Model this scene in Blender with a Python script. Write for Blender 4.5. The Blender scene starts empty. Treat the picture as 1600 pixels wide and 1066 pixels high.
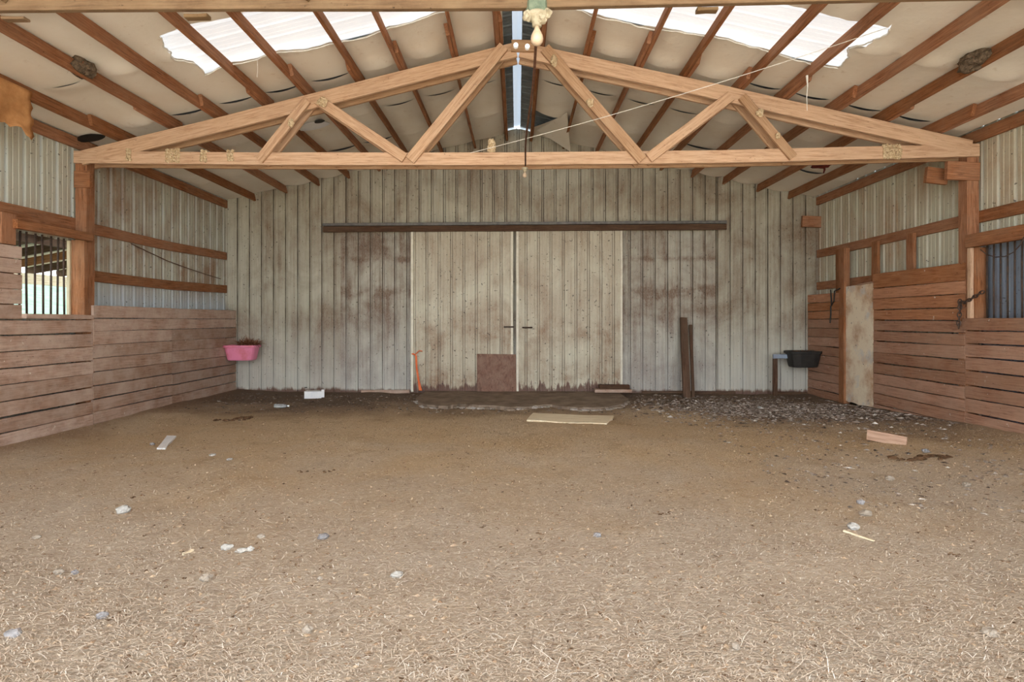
import bpy, math, random
import numpy as np
from mathutils import Vector, Matrix, noise as mnoise

random.seed(7); rng = np.random.default_rng(7)
R = math.radians
scene = bpy.context.scene
COL = scene.collection

# ---------------------------------------------------------------- camera, sky, sun, exposure
FPX, HY, H = 900.0, 502.0, 1.33            # focal length in px, horizon row, eye height
TH = math.atan(8/900)
cam = bpy.data.cameras.new('camera'); camo = bpy.data.objects.new('camera', cam); COL.objects.link(camo)
cam.sensor_width = 36; cam.lens = FPX/1600*36; cam.shift_y = -(533-HY)/1600
cam.clip_start = .05; cam.clip_end = 400
camo.location = (0, 0, H); camo.rotation_euler = (R(90), 0, TH)
scene.camera = camo

w = bpy.data.worlds.new('sky'); scene.world = w; w.use_nodes = True
bg = w.node_tree.nodes['Background']
bg.inputs[0].default_value = (.90, .955, 1, 1); bg.inputs[1].default_value = 1.35
sun = bpy.data.lights.new('sun', 'SUN'); suno = bpy.data.objects.new('sun', sun); COL.objects.link(suno)
sun.energy = 4.0; sun.angle = R(1.5); sun.color = (1, .97, .93)
suno.rotation_euler = Vector((-.30, .55, -1)).to_track_quat('-Z', 'Y').to_euler()
vs = scene.view_settings
vs.view_transform = 'Standard'; vs.look = 'None'; vs.gamma = 1; vs.use_curve_mapping = False
vs.exposure = 2.25

# ---------------------------------------------------------------- building dimensions
SK = .0155                                   # cross frames run very slightly askew: Y = Y0 - SK*X
YB, YT, YN, YF = 10.69, 6.92, 3.40, -1.0     # back wall, truss, near truss, open front
XL, XR = -5.483, 5.52                        # steel skins
RZ, SL = 4.86, .23                           # ridge height of roof underside, slope
def roofz(x): return RZ - SL*abs(x)
def ray(px, py):
    cx = (px-800)/FPX; c, s = math.cos(TH), math.sin(TH)
    return cx*c - s, cx*s + c, (HY-py)/FPX
def onX(px, py, X):
    d = ray(px, py); t = X/d[0]; return Vector((X, d[1]*t, H+d[2]*t))
def onT(px, py, Y0):
    d = ray(px, py); t = Y0/(d[1]+SK*d[0]); return Vector((d[0]*t, d[1]*t, H+d[2]*t))
def onZ(px, py, z=0.):
    d = ray(px, py); t = (z-H)/d[2]; return Vector((d[0]*t, d[1]*t, z))
def onRoof(px, py, off=0.):
    d = ray(px, py); t = (RZ+off-H)/(d[2]+SL*abs(d[0])); return Vector((d[0]*t, d[1]*t, H+d[2]*t))
def hfloor(x, y):
    h = .028*mnoise.noise((x*.7, y*.7, 3)) + .016*mnoise.noise((x*2.3, y*2.3, 9)) + .007*mnoise.noise((x*7, y*7, 1))
    if x > 3.2: h += .14*min(1, (x-3.2)/2.1)*max(0, min(1, (9.2-y)/2.5))
    if x < -4.4: h += .06*min(1, (-4.4-x)/.8)
    return h
def fl(px, py):
    p = onZ(px, py, 0.)
    for _ in range(3): p = onZ(px, py, hfloor(p.x, p.y))
    return p

# ---------------------------------------------------------------- node helpers
def lin(c):
    f = lambda v: v/12.92 if v <= .04045 else ((v+.055)/1.055)**2.4
    return tuple(f(v/255) for v in c) + (1,)
class NT:
    def __init__(s, name, rough=.85, spec=.25):
        s.m = bpy.data.materials.new(name); s.m.use_nodes = True; s.t = s.m.node_tree
        s.b = s.t.nodes['Principled BSDF']; s.b.inputs['Roughness'].default_value = rough
        s.b.inputs['Specular IOR Level'].default_value = spec
    def node(s, ty, **kw):
        n = s.t.nodes.new(ty)
        for k, v in kw.items(): setattr(n, k, v)
        return n
    def put(s, sock, v):
        if isinstance(v, bpy.types.NodeSocket): s.t.links.new(v, sock)
        elif v is not None: sock.default_value = v
    def pos(s): return s.node('ShaderNodeNewGeometry').outputs['Position']
    def objc(s):
        c = s.node('ShaderNodeTexCoord').outputs['Object']; r = s.rand()
        m = s.node('ShaderNodeVectorMath', operation='MULTIPLY_ADD')
        s.put(m.inputs[0], r); m.inputs[1].default_value = (37, 51, 23); s.put(m.inputs[2], c)
        return m.outputs[0]
    def rand(s): return s.node('ShaderNodeObjectInfo').outputs['Random']
    def mapv(s, v, sc, loc=(0, 0, 0)):
        m = s.node('ShaderNodeMapping'); s.put(m.inputs[0], v); m.inputs['Scale'].default_value = sc; m.inputs['Location'].default_value = loc
        return m.outputs[0]
    def noise(s, v, sc, det=4, ro=.6, dist=0.):
        n = s.node('ShaderNodeTexNoise'); s.put(n.inputs['Vector'], v); n.inputs['Scale'].default_value = sc
        n.inputs['Detail'].default_value = det; n.inputs['Roughness'].default_value = ro; n.inputs['Distortion'].default_value = dist
        return n.outputs[0]
    def vor(s, v, sc, feat='F1'):
        n = s.node('ShaderNodeTexVoronoi', feature=feat); s.put(n.inputs['Vector'], v); n.inputs['Scale'].default_value = sc
        return n.outputs['Distance']
    def ramp(s, f, stops):
        n = s.node('ShaderNodeValToRGB'); s.put(n.inputs[0], f); e = n.color_ramp.elements
        while len(e) < len(stops): e.new(.5)
        for i, (p, c) in enumerate(stops):
            e[i].position = p
            e[i].color = c if isinstance(c, tuple) and len(c) == 4 else (lin(c) if isinstance(c, tuple) else (c, c, c, 1))
        return n.outputs[0]
    def mr(s, f, a, b, c=0., d=1.):
        n = s.node('ShaderNodeMapRange'); s.put(n.inputs[0], f)
        for i, v in enumerate((a, b, c, d)): n.inputs[i+1].default_value = v
        return n.outputs[0]
    def mix(s, f, a, b, mode='MIX'):
        n = s.node('ShaderNodeMix', data_type='RGBA', blend_type=mode)
        s.put(n.inputs[0], f)
        for i, v in ((6, a), (7, b)):
            if isinstance(v, tuple) and len(v) == 3: v = lin(v)
            s.put(n.inputs[i], v)
        return n.outputs[2]
    def math(s, op, a, b=None):
        n = s.node('ShaderNodeMath', operation=op); s.put(n.inputs[0], a); s.put(n.inputs[1], b); return n.outputs[0]
    def sep(s, v):
        n = s.node('ShaderNodeSeparateXYZ'); s.put(n.inputs[0], v); return n.outputs
    def hsv(s, col, v=None, sat=None, hue=None):
        n = s.node('ShaderNodeHueSaturation'); s.put(n.inputs['Color'], col)
        s.put(n.inputs['Value'], v); s.put(n.inputs['Saturation'], sat); s.put(n.inputs['Hue'], hue); return n.outputs[0]
    def bump(s, h, st=.3, d=.01):
        n = s.node('ShaderNodeBump'); s.put(n.inputs['Height'], h); n.inputs['Strength'].default_value = st; n.inputs['Distance'].default_value = d
        s.t.links.new(n.outputs[0], s.b.inputs['Normal'])
    def col(s, c):
        if isinstance(c, tuple) and len(c) == 3: c = lin(c)
        s.put(s.b.inputs['Base Color'], c); return s.m

def wood(name, dark, mid, light, dust=None, dustamt=.5, spots=False):
    n = NT(name, .85, .15); v = n.objc()
    g = n.noise(n.mapv(v, (1.3, 22, 22)), 3, 6, .65, .4)
    c = n.ramp(g, [(.28, dark), (.5, mid), (.74, light)])
    big = n.noise(n.mapv(v, (1, 3, 3)), 1.1, 4)
    c = n.mix(n.mr(big, .3, .75, .0, .55), c, n.hsv(c, .72))
    k = n.vor(n.mapv(v, (1.3, 6, 6)), 1.6)
    c = n.mix(n.mr(k, .05, .12, .75, 0), c, dark)
    if dust:
        d = n.noise(v, 2.2, 7, .7); c = n.mix(n.mr(d, .36, .66, 0, dustamt), c, dust)
        d2 = n.noise(v, 26, 3); c = n.mix(n.mr(d2, .60, .75, 0, .35), c, dust)
    if spots:
        sp = n.noise(v, 16, 3, .6); c = n.mix(n.mr(sp, .70, .74, 0, .75), c, (226, 222, 212))
    sk = n.noise(n.mapv(v, (9, 14, 14)), 4, 2, .5); c = n.mix(n.mr(sk, .70, .76, 0, .75), c, tuple(int(q*.45) for q in dark))
    c = n.hsv(c, n.mr(n.rand(), 0, 1, .84, 1.16), n.mr(n.rand(), 0, 1, 1.06, .92))
    n.bump(g, .35, .006)
    return n.col(c)

def steel(name, base, stain, amt, bands=(), speck=.0, low=None, rough=.5, streak=.5, foot=None, rib_shading=None):
    n = NT(name, rough, .4); p = n.pos(); z = n.sep(p)[2]
    fine = n.noise(n.mapv(p, (14, 14, 1.1)), 3, 5, .65)
    c = n.mix(n.mr(fine, .3, .72, 0, .35), base, tuple(int(x*.80) for x in base))
    s1 = n.noise(n.mapv(p, (1, 1, .8)), 1.15, 6, .62, .6)
    st = n.mr(s1, .40, .68, 0, amt)
    s2 = n.noise(n.mapv(p, (9, 9, .45)), 1.5, 4, .6)
    st = n.math('ADD', st, n.mr(s2, .5, .72, 0, amt*streak))
    for (zc, hw, a) in bands:
        f = n.math('ABSOLUTE', n.math('SUBTRACT', z, zc)); f = n.mr(f, 0, hw, a, 0)
        s3 = n.noise(p, 3.2, 5, .65); st = n.math('ADD', st, n.math('MULTIPLY', f, n.mr(s3, .38, .62, 0, 1)))
    g = n.noise(n.mapv(p, (30, 30, 12)), 2.6, 5, .7)
    st = n.math('MULTIPLY', n.math('MINIMUM', st, .9), n.mr(g, .25, .65, .55, 1.1))
    c = n.mix(st, c, stain)
    if rib_shading:  # groove shade (back, doors) and rib highlights (sides) painted into the colour
        axis, phase, rc, off, hw, amt_ = rib_shading
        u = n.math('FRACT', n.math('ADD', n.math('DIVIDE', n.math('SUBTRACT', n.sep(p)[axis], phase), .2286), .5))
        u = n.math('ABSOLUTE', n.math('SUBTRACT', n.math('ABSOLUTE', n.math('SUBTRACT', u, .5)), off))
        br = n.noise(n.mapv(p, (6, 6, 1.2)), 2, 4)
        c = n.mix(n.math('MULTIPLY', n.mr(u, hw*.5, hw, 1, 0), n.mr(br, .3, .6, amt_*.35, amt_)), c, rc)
    if low: c = n.mix(n.mr(z, low[0], low[1], low[3], 0), c, low[2])
    if foot:
        e = n.noise(n.mapv(p, (7, 7, 1)), 1.6, 6, .7)
        zz = n.math('SUBTRACT', z, n.mr(e, .35, .75, 0, foot[0])); c = n.mix(n.mr(zz, 0.0, .05, .92, 0), c, foot[1])
    if speck:
        sp = n.noise(p, 24, 2, .5); c = n.mix(n.mr(sp, .70-.03*speck, .75-.03*speck, 0, .8), c, (52, 42, 36))
    n.bump(fine, .12, .004)
    return n.col(c)

def plain(name, c1, c2=None, sc=6, rough=.8, spec=.3, metal=0., bump=0., space='obj'):
    n = NT(name, rough, spec); n.b.inputs['Metallic'].default_value = metal
    v = n.objc() if space == 'obj' else n.pos()
    f = n.noise(v, sc, 6, .65)
    if bump: n.bump(f, bump, .01)
    return n.col(n.ramp(f, [(.35, c1), (.68, c2 or c1)]))

MAT = {}
MAT['red']   = wood('reddish_timber', (92, 56, 34), (152, 100, 66), (188, 132, 94), (164, 128, 102), .5)
MAT['truss'] = wood('truss_timber', (150, 110, 80), (196, 160, 128), (216, 186, 156), (194, 164, 136), .35)
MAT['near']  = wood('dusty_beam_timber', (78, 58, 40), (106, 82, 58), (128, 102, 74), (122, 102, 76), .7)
MAT['plank'] = wood('dusty_plank', (118, 88, 72), (170, 136, 116), (196, 164, 146), (198, 178, 164), .85, True)
MAT['plank_r'] = wood('brown_plank', (110, 76, 58), (166, 122, 98), (190, 148, 122), (176, 146, 126), .6, True)
MAT['plank_o'] = wood('cleaner_orange_plank', (118, 72, 46), (178, 122, 86), (202, 148, 110), (180, 136, 106), .4, True)
MAT['dark']  = wood('dark_weathered_timber', (54, 38, 28), (86, 62, 48), (114, 88, 70), (106, 88, 72), .5)
MAT['pale']  = wood('pale_board', (186, 164, 130), (228, 214, 184), (244, 236, 214), (206, 186, 154), .4)
MAT['tanb']  = wood('tan_board', (156, 122, 100), (188, 154, 132), (204, 174, 152))
n = NT('plywood', .8, .2); v = n.mapv(n.objc(), (7, 7, 1.3)); f = n.noise(v, 1.6, 5, .55, 2.2); f = n.math('FRACT', n.math('MULTIPLY', f, 7))
MAT['ply'] = n.col(n.mix(n.mr(n.noise(n.objc(), 9, 5), .4, .7, 0, .6), n.ramp(f, [(0, (102, 76, 64)), (.5, (142, 110, 96)), (1, (114, 86, 74))]), (150, 126, 112)))
MAT['back']  = steel('back_wall_steel', (188, 186, 169), (112, 84, 60), .72, ((1.25, .55, .35), (3.0, .4, .2)), .6, (.2, 1.5, (202, 202, 196), .55), rib_shading=(0, -5.24, (78, 66, 54), .075, .045, .85), foot=(.10, (104, 72, 58)))  # dark rib lines here to the doors: groove shade and dirt painted in
MAT['worn']  = steel('rubbed_wall_steel', (188, 186, 172), (104, 74, 52), .85, ((1.45, .45, .45), (2.7, .5, .4), (.5, .4, .4), (2.48, .07, .7), (1.87, .16, .9)), .5, (.2, 1.6, (204, 206, 204), .4), rib_shading=(0, -5.24, (78, 66, 54), .075, .045, .85), foot=(.06, (104, 72, 58)))
MAT['door']  = steel('door_steel', (206, 202, 182), (134, 100, 72), .6, ((1.1, .4, .4), (.3, .45, .45)), 1.1, rib_shading=(0, -1.666, (96, 82, 66), .075, .04, .75), foot=(.32, (96, 62, 50)))
MAT['side']  = steel('side_wall_steel', (194, 196, 182), (138, 100, 70), .8, ((2.3, 1.1, .35),), .8, (1.62, 1.95, (188, 198, 206), .8), rib_shading=(1, 7.73, (206, 212, 214), 0., .12, .75))  # pale rib stripes on the side walls: highlights painted into the colour
MAT['side_near'] = steel('near_side_steel', (196, 200, 188), (170, 146, 118), .35, (), .8, rib_shading=(1, 7.73, (206, 214, 216), 0., .12, .8))
MAT['side_r'] = steel('right_wall_steel', (204, 204, 184), (160, 124, 92), .7, (), .6, rib_shading=(1, 10.31, (218, 220, 210), 0., .12, .8))
MAT['bluest'] = steel('bluish_steel', (150, 168, 190), (112, 98, 92), .7, (), .5)
MAT['roofst'] = plain('roof_steel', (96, 106, 112), (122, 132, 138), 5, .55, .5)
MAT['iron']  = plain('rusty_iron', (52, 44, 40), (86, 66, 54), 30, .7, .4)
MAT['black'] = plain('black_rubber', (30, 29, 28), (48, 45, 42), 9, .55, .4)
MAT['grey']  = plain('galvanised_metal', (84, 84, 84), (122, 120, 116), 12, .5, .5)
MAT['white'] = plain('white_plastic', (226, 230, 236), (240, 242, 244), 8, .5, .4)
MAT['trim']  = plain('cream_trim', (214, 208, 190), (236, 232, 218), 9, .6, .3, space='pos')
MAT['conc']  = plain('concrete', (112, 96, 82), (150, 134, 118), 4, .9, .2, bump=.4)
MAT['crumb'] = plain('crumbled_concrete', (136, 126, 118), (180, 172, 166), 9, .9, .2, bump=.5)
MAT['stone'] = plain('stone', (128, 118, 106), (166, 156, 144), 8, .9, .2, bump=.4)
MAT['stone_w'] = plain('white_stone', (150, 148, 144), (190, 188, 184), 10, .9, .2, bump=.4)
MAT['stone_b'] = plain('grey_stone', (112, 110, 112), (156, 154, 156), 10, .9, .2, bump=.4)
n = NT('dried_mud', .95, .1); v = n.objc(); f = n.noise(v, 40, 5); n.bump(f, .8, .01)
MAT['nest'] = n.col(n.mix(n.mr(n.vor(v, 42), .18, .26, .85, 0), n.ramp(f, [(.35, (176, 152, 118)), (.68, (222, 204, 172))]), (84, 62, 44)))
MAT['bird']  = plain('nest_mud', (70, 60, 50), (128, 112, 94), 40, .95, .1, bump=.9)
MAT['clod']  = plain('manure', (70, 52, 38), (112, 86, 64), 12, .95, .1, bump=.6)
MAT['ceram'] = plain('dusty_porcelain', (150, 140, 116), (190, 182, 160), 24, .6, .3, bump=.2)
MAT['green'] = plain('green_box', (92, 108, 92), (128, 140, 120), 20, .7, .3)
MAT['bulb']  = plain('frosted_bulb', (186, 164, 138), (214, 194, 168), 16, .35, .5)
MAT['cord']  = plain('brown_cable', (74, 48, 36), (112, 80, 62), 20, .7, .3)
MAT['string'] = plain('white_twine', (216, 214, 206), (236, 234, 226), 20, .8, .2)
MAT['orange'] = plain('orange_strap', (214, 96, 48), (236, 124, 70), 8, .6, .3)
MAT['kraft'] = plain('kraft_paper', (168, 116, 72), (212, 162, 112), 4, .9, .1, bump=.4)
MAT['maroon'] = plain('dark_red_rag', (66, 24, 20), (104, 44, 34), 14, .9, .2)

n = NT('pink_plastic', .45, .4); v = n.objc(); f = n.noise(v, 5, 5, .6)
MAT['pink'] = n.col(n.mix(n.mr(f, .45, .72, 0, .8), (232, 138, 172), (204, 108, 100)))
n = NT('cream_painted_door', .75, .25); p = n.pos(); f = n.noise(p, 2.6, 6, .65); f2 = n.noise(p, 22, 3)
c = n.mix(n.mr(f, .44, .66, 0, .9), (240, 226, 202), (190, 148, 112)); c = n.mix(n.mr(n.noise(n.mapv(p, (1, 1, 1), (4, 4, 8)), 3, 4), .54, .64, 0, .6), c, (206, 208, 208))
MAT['cream'] = n.col(n.mix(n.mr(f2, .66, .72, 0, .8), c, (70, 52, 42)))
n = NT('vinyl_insulation', .75, .25); p = n.pos(); f = n.noise(p, .9, 6, .6, .5); f2 = n.noise(n.mapv(p, (3, 3, 3)), 3, 5, .6)
c = n.mix(n.mr(f, .42, .72, 0, .5), (240, 236, 226), (220, 206, 184)); c = n.mix(n.mr(f2, .62, .8, 0, .45), c, (176, 148, 116))
n.bump(f2, .25, .02); MAT['insul'] = n.col(c)
def translucent(name, col, mixf):
    n = NT(name); tr = n.node('ShaderNodeBsdfTranslucent'); tr.inputs[0].default_value = col
    di = n.node('ShaderNodeBsdfDiffuse'); di.inputs[0].default_value = col
    mx = n.node('ShaderNodeMixShader'); mx.inputs[0].default_value = mixf
    n.t.links.new(di.outputs[0], mx.inputs[1]); n.t.links.new(tr.outputs[0], mx.inputs[2])
    n.t.links.new(mx.outputs[0], n.t.nodes['Material Output'].inputs[0]); return n.m
MAT['sky_panel'] = translucent('translucent_fibreglass', (.80, .81, .83, 1), .068)
MAT['ridge_tr'] = translucent('translucent_ridge_plastic', (.62, .72, .84, 1), .065)
n = NT('clear_plastic', .15, .5); n.b.inputs['Transmission Weight'].default_value = .75; MAT['clear'] = n.col((226, 232, 236))

n = NT('straw_and_dirt', .95, .08); p = n.pos(); xyz = n.sep(p)
a = n.noise(n.mapv(p, (18, 46, 30)), 1.4, 6, .75, .8); b = n.noise(n.mapv(p, (40, 60, 30)), 2.2, 4, .7)
big = n.noise(p, .75, 6, .62, .4)
straw = n.ramp(a, [(.26, (132, 111, 92)), (.42, (190, 170, 146)), (.6, (214, 197, 175)), (.78, (234, 224, 209))])
straw = n.mix(n.mr(big, .36, .68, 0, .75), straw, n.mix(b, (172, 140, 104), (214, 184, 144)))
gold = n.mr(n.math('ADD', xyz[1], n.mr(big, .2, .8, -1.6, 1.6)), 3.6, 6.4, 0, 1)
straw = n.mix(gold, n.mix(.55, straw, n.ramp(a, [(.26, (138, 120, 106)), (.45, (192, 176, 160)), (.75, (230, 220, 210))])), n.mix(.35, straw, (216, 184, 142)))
dirt = n.ramp(b, [(.3, (88, 72, 61)), (.6, (126, 108, 94)), (.8, (150, 134, 120))])
edge = n.math('ADD', xyz[1], n.mr(big, .2, .8, -1.0, 1.0))
edge = n.math('ADD', edge, n.mr(xyz[0], 2.2, 4.6, 0, 1.9))
c = n.mix(n.mr(edge, 7.6, 9.3, 0, .95), straw, dirt)
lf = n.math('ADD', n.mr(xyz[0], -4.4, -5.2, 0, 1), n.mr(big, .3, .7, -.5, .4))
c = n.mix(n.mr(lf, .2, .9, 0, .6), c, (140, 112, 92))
pat = n.noise(p, 2.3, 8, .72); c = n.mix(n.mr(pat, .57, .72, 0, .5), c, (132, 106, 82))
n.bump(a, .9, .03); MAT['floor'] = n.col(c)
def strawmat(name, stops, stops2=None):
    n = NT(name, .8, .15); at = n.node('ShaderNodeAttribute', attribute_name='tone').outputs['Fac']; c = n.ramp(at, stops)
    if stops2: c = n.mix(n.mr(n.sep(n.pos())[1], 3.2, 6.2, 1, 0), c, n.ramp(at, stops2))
    return n.col(c)
MAT['straw'] = strawmat('straw', [(0, (112, 88, 64)), (.2, (172, 144, 110)), (.6, (206, 180, 144)), (.9, (216, 194, 160)), (1, (240, 230, 212))],
    [(0, (116, 98, 84)), (.2, (170, 152, 134)), (.6, (202, 186, 169)), (.92, (216, 203, 188)), (1, (244, 239, 232))])
MAT['chips'] = strawmat('chips', [(0, (62, 52, 46)), (.4, (122, 110, 100)), (.9, (164, 154, 146)), (1, (222, 218, 212))])
MAT['clods'] = strawmat('clods', [(0, (84, 66, 50)), (.5, (146, 120, 96)), (1, (190, 168, 142))])
MAT['hay'] = strawmat('dry_hay', [(0, (74, 44, 30)), (.6, (120, 78, 56)), (1, (160, 118, 90))])
n = NT('grass', .9, .1); p = n.pos(); f = n.noise(p, 1.6, 6, .7); MAT['grass'] = n.col(n.ramp(f, [(.3, (56, 74, 62)), (.55, (72, 88, 76)), (.75, (96, 100, 96))]))
n = NT('gravel_yard', .9, .1); p = n.pos(); f = n.noise(p, 3, 6, .7); MAT['yard'] = n.col(n.ramp(f, [(.3, (160, 148, 130)), (.7, (206, 196, 178))]))

# ---------------------------------------------------------------- object helpers
PW = {}
def link(name, me, mat, parent=None, world=None, smooth=False):
    o = bpy.data.objects.new(name, me); COL.objects.link(o)
    if mat and not me.materials: me.materials.append(MAT[mat])
    world = world or Matrix.Identity(4)
    if parent:
        o.parent = parent; o.matrix_parent_inverse = PW[parent.name].inverted()
    o.matrix_basis = world; PW[o.name] = world.copy()
    if smooth:
        for p in me.polygons: p.use_smooth = True
    return o
def tag(o, label=None, cat=None, group=None, kind=None):
    for k, v in (('label', label), ('category', cat), ('group', group), ('kind', kind)):
        if v: o[k] = v
    return o
def empty(name, loc, label=None, cat=None, group=None, kind=None):
    o = bpy.data.objects.new(name, None); COL.objects.link(o); o.location = loc; o.empty_display_size = .1
    PW[o.name] = Matrix.Translation(Vector(loc)); return tag(o, label, cat, group, kind)
def struct(name, loc=(0, 0, 0), label=None, cat=None): return empty(name, loc, label, cat, None, 'structure')
class MB:
    def __init__(s): s.v = []; s.f = []
    def add(s, vs, fs):
        b = len(s.v); s.v += [tuple(q) for q in vs]; s.f += [tuple(i+b for i in q) for q in fs]
    def tube(s, pts, r, n=8, cap=True):
        pts = [Vector(q) for q in pts]; rs = r if isinstance(r, (list, tuple)) else [r]*len(pts); b = len(s.v); prev = None
        for i, q in enumerate(pts):
            d = (pts[min(i+1, len(pts)-1)]-pts[max(i-1, 0)]).normalized()
            u = (prev - d*prev.dot(d)) if prev else d.orthogonal()
            u.normalize(); prev = u; v_ = d.cross(u)
            for k in range(n):
                a = 2*math.pi*k/n; s.v.append(tuple(q+(u*math.cos(a)+v_*math.sin(a))*rs[i]))
        for i in range(len(pts)-1):
            for k in range(n):
                s.f.append((b+i*n+k, b+i*n+(k+1) % n, b+(i+1)*n+(k+1) % n, b+(i+1)*n+k))
        if cap: s.f.append(tuple(b+k for k in reversed(range(n)))); s.f.append(tuple(b+(len(pts)-1)*n+k for k in range(n)))
        return s
    def lathe(s, prof, n=20, loc=(0, 0, 0)):
        b = len(s.v); m = len(prof)
        for r, z in prof:
            for k in range(n):
                a = 2*math.pi*k/n; s.v.append((loc[0]+r*math.cos(a), loc[1]+r*math.sin(a), loc[2]+z))
        for i in range(m-1):
            for k in range(n): s.f.append((b+i*n+k, b+i*n+(k+1) % n, b+(i+1)*n+(k+1) % n, b+(i+1)*n+k))
        s.f.append(tuple(b+k for k in reversed(range(n)))); s.f.append(tuple(b+(m-1)*n+k for k in range(n)))
        return s
    def prism(s, poly, ext):
        b = len(s.v); n = len(poly); ext = Vector(ext)
        s.v += [tuple(q) for q in poly] + [tuple(Vector(q)+ext) for q in poly]
        s.f.append(tuple(b+i for i in reversed(range(n)))); s.f.append(tuple(b+n+i for i in range(n)))
        for i in range(n): s.f.append((b+i, b+(i+1) % n, b+n+(i+1) % n, b+n+i))
        return s
    def mesh(s, name):
        me = bpy.data.meshes.new(name); me.from_pydata(s.v, [], s.f); me.update(); return me
    def build(s, name, mat, parent=None, center=True, smooth=False):
        """world-space verts; the object's origin goes to the bottom centre"""
        a = np.array(s.v); o = (a.min(0)+a.max(0))/2; o[2] = a[:, 2].min()
        me = bpy.data.meshes.new(name); me.from_pydata((a-o).tolist(), [], s.f); me.update()
        return link(name, me, mat, parent, Matrix.Translation(Vector(o)), smooth)

def board(name, pts, th, h, mat, parent=None, up=(0, 0, 1), ch=.004, jit=.0025, seg=.35):
    """sawn board along a polyline; th across, h along 'up'; grain runs along the object's own X"""
    pts = [Vector(p) for p in pts]; a, b = pts[0], pts[-1]; L = (b-a).length
    x = (b-a).normalized(); y = Vector(up).cross(x).normalized(); z = x.cross(y)
    mid = (a+b)/2; M = Matrix((x, y, z)).transposed().to_4x4(); M.translation = mid; Mi = M.inverted()
    loc = [Mi @ p for p in pts]; ns = max(2, min(14, int(L/seg)+1)); V = []
    ch = min(ch, th*.3, h*.3)
    for i in range(ns+1):
        u = -L/2 + L*i/ns; j = 0
        while j < len(loc)-2 and loc[j+1].x < u: j += 1
        k = (u-loc[j].x)/max(1e-6, loc[j+1].x-loc[j].x); c = loc[j].lerp(loc[j+1], max(0, min(1, k)))
        t2, h2 = th/2, h/2; e = [random.uniform(-jit, jit) for _ in range(4)]
        yy0, yy1, zz0, zz1 = -t2+e[0]*.4, t2+e[1]*.4, -h2+e[2], h2+e[3]
        for (q, r_) in ((yy0+ch, zz0), (yy1-ch, zz0), (yy1, zz0+ch), (yy1, zz1-ch), (yy1-ch, zz1), (yy0+ch, zz1), (yy0, zz1-ch), (yy0, zz0+ch)):
            V.append((u, c.y+q, c.z+r_))
    F = [tuple(reversed(range(8))), tuple(ns*8+k for k in range(8))]
    for i in range(ns):
        for k in range(8): F.append((i*8+k, i*8+(k+1) % 8, (i+1)*8+(k+1) % 8, (i+1)*8+k))
    me = bpy.data.meshes.new(name); me.from_pydata(V, [], F); me.update()
    return link(name, me, mat, parent, M)

PITCH = .2286
def profile(u0, u1, phase, depth=.019):
    """(u, offset) across ribbed sheet metal: ribs every 9 in with two small swages between"""
    pts = {round(u0, 5): 0., round(u1, 5): 0.}
    k0 = math.floor((u0-phase)/PITCH)-1
    for k in range(k0, k0+int((u1-u0)/PITCH)+4):
        c = phase+k*PITCH
        for du, d in ((-.025, 0), (-.017, depth), (.017, depth), (.025, 0)):
            if u0 < c+du < u1: pts[round(c+du, 5)] = d
        for m in (PITCH/3, 2*PITCH/3):
            for du, d in ((-.012, 0), (-.006, .004), (.006, .004), (.012, 0)):
                if u0 < c+m+du < u1: pts[round(c+m+du, 5)] = d
    return sorted(pts.items())
def sheet(name, u0, u1, phase, place, zlo, zhi, mat, parent, depth=.024):
    m = MB(); pr = profile(u0, u1, phase, depth)
    for i, (u, d) in enumerate(pr):
        m.v += [place(u, d, zlo(u)), place(u, d, zhi(u))]
        if i: b = 2*i; m.f.append((b-2, b, b+1, b-1))
    return m.build(name, mat, parent)
def sheets(name, u0, u1, phase, place, zlo, zhi, mat, parent, depth=.024):
    s0 = phase - PITCH/2 + 4*PITCH*math.floor((u0-phase+PITCH/2)/(4*PITCH)); u = u0
    while u < u1-.01:
        s0 += 4*PITCH; e = min(u1, s0)
        if u1-e < .03: e = u1
        if e-u > .01: sheet(name, u, e, phase, place, zlo, zhi, mat, parent, depth)
        u = e
# ================================================================ STRUCTURE
# ---- floor
def grid_mesh(name, xs, ys, zf):
    X, Y = np.meshgrid(xs, ys); V = [(float(x), float(y), zf(float(x), float(y))) for x, y in zip(X.ravel(), Y.ravel())]
    nx = len(xs); F = [(j*nx+i, j*nx+i+1, (j+1)*nx+i+1, (j+1)*nx+i) for j in range(len(ys)-1) for i in range(nx-1)]
    me = bpy.data.meshes.new(name); me.from_pydata(V, [], F); me.update(); return me
floor = link('floor', grid_mesh('floor', np.arange(-5.5, 5.551, .075), np.concatenate([np.arange(YF-.3, 2, .2), np.arange(2, 10.86, .07)]), hfloor), 'floor', smooth=True)
tag(floor, 'straw-strewn dirt floor of the barn', 'floor', kind='structure')
g = link('yard_ground', grid_mesh('yard_ground', np.linspace(-30, 30, 9), np.linspace(-40, YF-.3, 8), lambda x, y: -.06), 'yard')
tag(g, 'pale gravel yard outside the open barn end', 'ground', kind='structure')
g = link('grass_bank', grid_mesh('grass_bank', np.linspace(-45, -5.6, 30), np.linspace(-6, 60, 30),
     lambda x, y: -.1 + max(0, (-x-9))*.16 + .25*mnoise.noise((x*.2, y*.2, 0))), 'grass', smooth=True)
tag(g, 'sunlit grass bank seen through the barred window', 'grass bank', kind='structure')

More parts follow.
